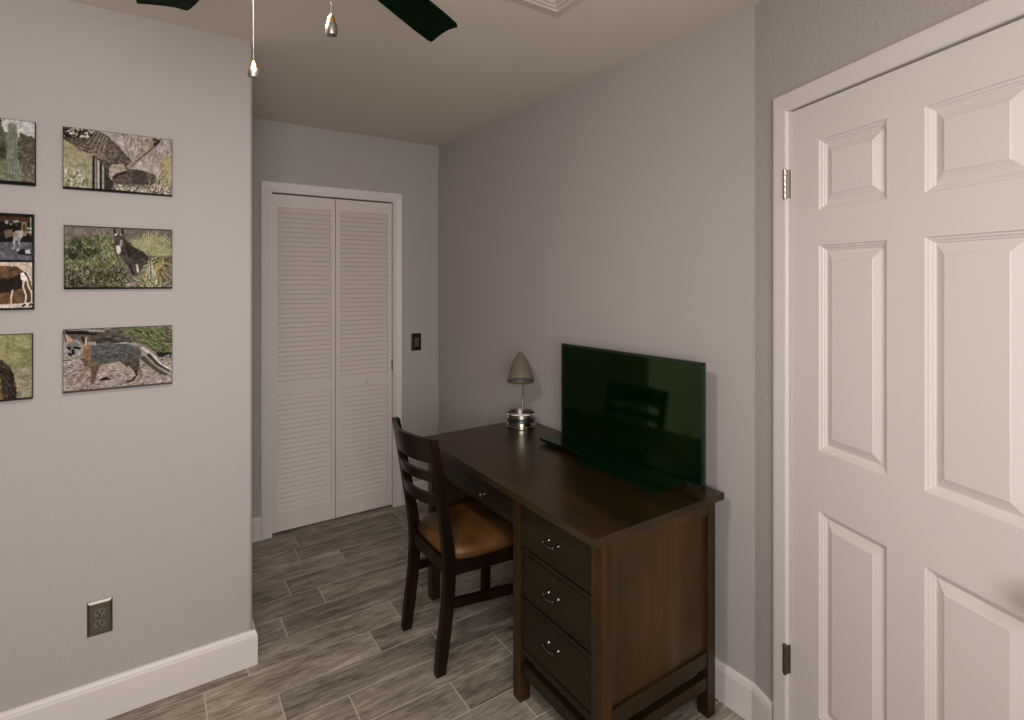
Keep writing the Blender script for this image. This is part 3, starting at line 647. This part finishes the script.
bm = B(); R = [(-.016, -.006, .027), (.016, -.006, .027), (.016, -.006, .090), (-.016, -.006, .090)]
loft(bm, [R, [(-.0155, -.0075, .0275), (.0155, -.0075, .0275), (.0155, -.0115, .0895), (-.0155, -.0115, .0895)]]); obj('rocker', bm, mat('dark_rocker', s2l((84, 74, 64)), .35), sw)

# ------------------------------------------------------------------ desk
DX0, DX1, DY0, DY1 = 1.078, 1.612, 1.143, 2.325; DI = 1.558
dk = thing('desk', 'dark walnut pedestal desk with three side drawers against the right wall', 'desk', (1.35, 1.7, 0))
OD = Vector((1.35, 1.7, 0))
def db(a, b): return bx(tuple(Vector(a)-OD), tuple(Vector(b)-OD))
obj('desktop', db((1.040, 1.133, .736), (1.648, 2.330, .760)), DESK_Y, dk, bev=.002)
for (x, y) in ((DX0, DY0), (DX1-.04, DY0), (DX0, DI), (DX1-.04, DI), (DX0, DY1-.044), (DX1-.04, DY1-.044)):
    xw = .042 if x == DX0 else .038
    obj('leg', db((x, y, 0), (x+xw, y+.044, .736)), DESK_Z, dk, bev=.0015)
# pedestal side panels with rails
obj('side_panel', db((DX0+.04, DY0+.013, .228), (DX1-.03, DY0+.025, .70)), DPAN, dk, label='smooth brown side panel')
obj('side_panel', db((DX0+.04, DI+.014, .228), (DX1-.03, DI+.026, .72)), DPAN, dk)
bm = B(); box(bm, tuple(Vector((DX0+.04, DY0+.0015, .697))-OD), tuple(Vector((DX1-.036, DY0+.03, .736))-OD)); obj('rail', bm, DPAN, dk)
for (z0, z1) in ((.176, .226), (.100, .142)):
    obj('rail', db((DX0+.04, DY0+.004, z0), (DX1-.036, DY0+.030, z1)), DESK_X, dk, bev=.001)
    obj('rail', db((DX0+.04, DI+.006, z0), (DX1-.036, DI+.03, z1)), DESK_X, dk, bev=.001)
# front rails between drawers
FY0, FY1 = DY0+.044, DI
for z0, z1 in ((.716, .736), (.540, .556), (.364, .380), (.178, .200)):
    obj('rail', db((DX0+.004, FY0, z0), (DX0+.030, FY1, z1)), DFRONT, dk)
obj('rail', db((DX0+.006, FY0, .100), (DX0+.030, FY1, .142)), DFRONT, dk, bev=.001)
obj('back_panel', db((DX1-.02, FY0, .178), (DX1-.008, FY1, .736)), DFRONT, dk)
obj('bottom_board', db((DX0+.01, FY0, .178), (DX1-.02, FY1, .188)), DFRONT, dk)
def pull(y, z, parent):
    """arched bar pull on two rosettes, facing -x"""
    bm = B(); x = DX0+.006
    for s in (-1, 1):
        M = Matrix.Translation(Vector((x, y+s*.025, z))-OD) @ Matrix.Rotation(-PI/2, 4, 'Y')
        lathe(bm, [(.0085, 0), (.0085, .002), (.006, .005), (.0042, .010), (.0048, .020), (.0055, .024), (.003, .027)], 14, M)
    tube(bm, [Vector((x-.021, y+s*.025, z-.004*(1-s*s*.9)-.001))-OD+Vector((-.004*(1-s*s), 0, 0)) for s in [i/6-1 for i in range(13)]], .0036, 10)
    return obj('handle', bm, HANDLE, parent, label='pewter arched pull', smooth=True)
for z0, z1 in ((.559, .713), (.383, .537), (.203, .361)):
    d = obj('drawer', db((DX0+.006, FY0+.0045, z0+.0015), (DX0+.026, FY1-.0045, z1-.0015)), DFRONT, dk, bev=.0015)
    pull(1.374, {.559: .640, .383: .468, .203: .302}[z0], d)
    if z0 == .383:
        bm = B(); lathe(bm, [(.0055, 0), (.0055, .002), (.004, .003), (.0015, .0032)], 14, Matrix.Translation(Vector((DX0+.006, 1.374, .516))-OD) @ Matrix.Rotation(-PI/2, 4, 'Y')); obj('lock', bm, HANDLE, d)
# knee-hole drawer
obj('rail', db((DX0+.006, DI+.044, .716), (DX0+.03, DY1-.042, .736)), DESK_Y, dk)
kd = obj('drawer', db((DX0+.006, DI+.049, .612), (DX0+.022, DY1-.047, .713)), DFRONT, dk, bev=.0015, label='wide shallow drawer over the kneehole')
bm = B(); lathe(bm, [(.007, 0), (.007, .002), (.0045, .005), (.0045, .012), (.0095, .016), (.0105, .021), (.007, .026)], 16, Matrix.Translation(Vector((DX0+.006, 1.815, .655))-OD) @ Matrix.Rotation(-PI/2, 4, 'Y')); obj('knob', bm, HANDLE, kd, label='small pewter knob', smooth=True)
obj('side_panel', db((DX0+.04, DY1-.03, .30), (DX1-.03, DY1-.016, .73)), DPAN, dk)
obj('modesty_panel', db((DX1-.03, DI+.044, .35), (DX1-.018, DY1-.04, .736)), DESK_Y, dk)
for (z0, z1) in ((.176, .226),): obj('rail', db((DX0+.04, DY1-.034, z0), (DX1-.036, DY1-.01, z1)), DESK_X, dk)

# ------------------------------------------------------------------ chair
ch = thing('chair', 'dark wooden ladder-back chair with brown leather seat pushed up to the desk', 'chair', (1.12, 2.0, 0))
OC = Vector((1.12, 2.0, 0)); VC = lambda *a: tuple(Vector(a)-OC)
prof = [(.901, 0), (.912, .09), (.925, .18), (.935, .27), (.940, .36), (.938, .43), (.928, .51), (.914, .60), (.898, .70), (.882, .80), (.862, .908)]
def post(y0, y1):
    bm = B(); pts = []
    for x, z in prof:
        t = max(0, (z-.45)/.455); sc = .9 if z < .05 else 1.12 if .3 < z < .5 else (1.1-.45*t)
        pts.append((*VC(x, y0+(y1-y0)*t, z), sc))
    sweep_rect(bm, pts, .030, .040); return bm
PF = (2.164, 2.187); PN = (1.840, 1.815)
obj('back_post', post(*PF), CHAIRW, ch, bev=.002); obj('back_post', post(*PN), CHAIRW, ch, bev=.002)
def px_(z): return np.interp(z, [p[1] for p in prof], [p[0] for p in prof])
def slat(zc, h, bow, arch):
    bm = B(); rings = []
    n = 16
    for i in range(n+1):
        t = i/n; s = 4*t*(1-t); tt = max(0, (zc-.45)/.455)
        y = PN[0]+(PN[1]-PN[0])*tt+t*((PF[0]-PN[0])+(PF[1]-PF[0]-PN[1]+PN[0])*tt)
        zl, zh = zc-h/2+arch*s*.4, zc+h/2+arch*s
        xa, xb = px_(zl)-bow*s, px_(zh)-bow*s
        rings.append([VC(xa-.008, y, zl), VC(xa+.008, y, zl), VC(xb+.008, y, zh), VC(xb-.008, y, zh)])
    loft(bm, rings); return bm
obj('back_slat', slat(.858, .096, .050, .0), CHAIRW, ch, bev=.002)
obj('back_slat', slat(.752, .038, .050, .0), CHAIRW, ch, bev=.002)
obj('back_slat', slat(.660, .045, .048, .0), CHAIRW, ch, bev=.002)
for y in (2.205, 1.795):
    bm = B(); sweep_rect(bm, [(*VC(1.322, y, 0), .85), (*VC(1.325, y, .20), .95), (*VC(1.325, y, .425), 1.05)], .034, .038); obj('leg', bm, CHAIRW, ch, bev=.002)
def beam(p, q, h, t):
    """board between p and q, height h, thickness t"""
    p, q = Vector(p), Vector(q); d = (q-p).normalized(); s = d.cross(Vector((0, 0, 1))).normalized()*t/2; u = Vector((0, 0, h/2)); bm = B()
    loft(bm, [[a-s-u-OC, a+s-u-OC, a+s+u-OC, a-s+u-OC] for a in (p, q)]); return bm
for (ya, yb_) in ((2.170, 2.203), (1.842, 1.800)):
    obj('seat_rail', beam((.945, ya, .390), (1.320, yb_, .390), .054, .022), CHAIRW, ch, bev=.0015)
    obj('stretcher', beam((.93, ya, .254), (1.320, yb_, .236), .036, .018), CHAIRW, ch, bev=.0015)
obj('seat_rail', beam((.938, 1.850, .390), (.938, 2.160, .390), .054, .022), CHAIRW, ch, bev=.0015)
obj('seat_rail', beam((1.325, 1.81, .390), (1.325, 2.19, .390), .054, .022), CHAIRW, ch, bev=.0015)
# leather pad: rounded trapezoid, domed
def pad():
    bm = B(); rings = []; n = 48
    def outline(i, ins):
        a = 2*PI*i/n; c, s = math.cos(a), math.sin(a); k = 2/5.
        u = math.copysign(abs(c)**k, c); v = math.copysign(abs(s)**k, s)
        x = 1.148+u*(.213-ins); hw = (.178+.033*(u+1)/2+.006-ins); return x, 2.003+v*hw
    for ins, z in ((.006, .416), (0, .424), (.000, .442), (.006, .456), (.022, .468), (.05, .476), (.10, .482), (.16, .485)):
        rings.append([VC(*outline(i, ins), z) for i in range(n)])
    loft(bm, rings); return bm
pd_ = obj('seat_cushion', pad(), LEATHER, ch, smooth='all', label='brown leather seat pad')

# ------------------------------------------------------------------ television
tvL = Vector((1.553, 1.912, .76)); tvR = Vector((1.597, 1.180, .76)); ctr = (tvL+tvR)/2; TW = (tvR-tvL).length
ang = math.atan2(tvR.x-tvL.x, -(tvR.y-tvL.y))   # local -x faces the room, local -y runs towards the camera
tv = thing('television', 'flat black television with dark green glossy screen standing on the desk', 'television', tuple(ctr), ang)
hw = TW/2; z0, z1 = .001, .449
obj('cabinet', bx((.002, -hw, z0), (.014, hw, z1)), BEZEL, tv, bev=.003)
obj('rear_bulge', bx((.012, -hw*.8, z0+.05), (.042, hw*.8, z1-.10)), BLACK, tv, bev=.006)
bm = B()
for a, b in (((-.0005, -hw, z0), (.004, -hw+.010, z1)), ((-.0005, hw-.010, z0), (.004, hw, z1)), ((-.0005, -hw, z1-.010), (.004, hw, z1)), ((-.0005, -hw, z0), (.004, hw, z0+.014))): box(bm, a, b)
obj('bezel', bm, BEZEL, tv)
obj('screen', bx((.0008, -hw+.009, z0+.013), (.003, hw-.009, z1-.009)), SCREEN, tv)
bm = B(); prism(bm, [(-.150, -.278), (-.004, -.285), (-.004, .125), (-.150, .125)], .001, .011); obj('stand_base', bm, GLOSS, tv, bev=.003, label='flat glossy stand plate')
bm = B(); prism(bm, [(-.098, -.296), (-.006, -.302), (-.006, .410), (-.040, .418), (-.098, .405)], .0125, .023); obj('stand_bar', bm, GLOSS, tv, bev=.003, label='long glossy bar along the foot of the screen')
for yy in (-.27, .36): obj('stand_foot', bx((-.080, yy-.02, .001), (-.02, yy+.02, .0125)), BLACK, tv)

# ------------------------------------------------------------------ desk lamp
lp = thing('desk_lamp', 'small desk lamp with taupe cone shade on a chrome organiser base', 'lamp', (1.53, 2.205, .76), -TH-.0)
# local -y faces the camera
def oval(rx, ry, z, n=40, cut=None):
    out = []
    for i in range(n):
        a = 2*PI*i/n; x, y = rx*math.cos(a), ry*math.sin(a)
        out.append((x, y, z if cut is None else z))
    return out
bm = B(); loft(bm, [oval(.070, .056, 0), oval(.073, .059, .003), oval(.073, .059, .013), oval(.071, .057, .015), oval(.071, .057, .017), oval(.073, .059, .019), oval(.072, .058, .031)])
obj('base', bm, CHROME, lp, smooth=True)
bm = B(); loft(bm, [oval(.069, .055, .0312), oval(.068, .054, .033), oval(.067, .053, .056), oval(.067, .053, .0645)]); obj('organiser_tray', bm, BLACK, lp, smooth=True)
bm = B(); n = 48; rings = []
for i in range(n):
    a = 2*PI*i/n; c, s_ = math.cos(a), math.sin(a); zt = .070 if s_ < 0 else .070+.012*s_; zb = .054 if s_ < .2 else .030
    rings.append([(.072*c, .058*s_, zb), (.072*c, .058*s_, zt), (.068*c, .054*s_, zt), (.068*c, .054*s_, zb)])
loft(bm, rings+[rings[0]], cap=False); bmesh.ops.remove_doubles(bm, verts=bm.verts, dist=1e-6)
obj('cup_rim', bm, NICKEL, lp, smooth=True)
bm = B(); box(bm, (-.066, -.016, .060), (.066, -.012, .0715)); obj('divider', bm, NICKEL, lp)
# stem rising behind the shade and curling over to its top
stem = [(.010, .02, .05), (.010, .022, .14), (.010, .028, .24), (.009, .040, .305), (.006, .038, .345), (.002, .020, .366), (0, .004, .362)]
def smooth_path(p, n=6):
    out = []
    for i in range(len(p)-1):
        p0, p1, p2, p3 = [Vector(p[max(0, min(len(p)-1, i+k))]) for k in (-1, 0, 1, 2)]
        for j in range(n):
            t = j/n; out.append(.5*((2*p1)+(p2-p0)*t+(2*p0-5*p1+4*p2-p3)*t*t+(3*p1-p0-3*p2+p3)*t**3))
    return out+[Vector(p[-1])]
bm = B(); tube(bm, smooth_path(stem), .0048, 12); obj('stem', bm, CHROME, lp, smooth='all')
MS = Matrix.Translation((-.002, -.014, .372)) @ Matrix.Rotation(math.radians(-24), 4, 'X')
pf = [(.015, -.004), (.026, -.016), (.038, -.040), (.049, -.070), (.058, -.098), (.064, -.122), (.067, -.140)]
bm = B(); lathe(bm, pf+[(r-.0025, z) for r, z in pf[::-1]], 36, MS, cap=False); obj('lamp_shade', bm, SHADE, lp, smooth='all')
bm = B(); lathe(bm, [(.005, .008), (.011, .006), (.016, -.002), (.017, -.008), (.010, -.02)], 24, MS); obj('shade_cap', bm, CHROME, lp, smooth=True)
bm = B(); lathe(bm, [(.010, -.02), (.010, -.055), (.014, -.06), (.020, -.08), (.021, -.095), (.015, -.112), (.005, -.118)], 20, MS); obj('bulb', bm, BULB, lp, smooth=True)
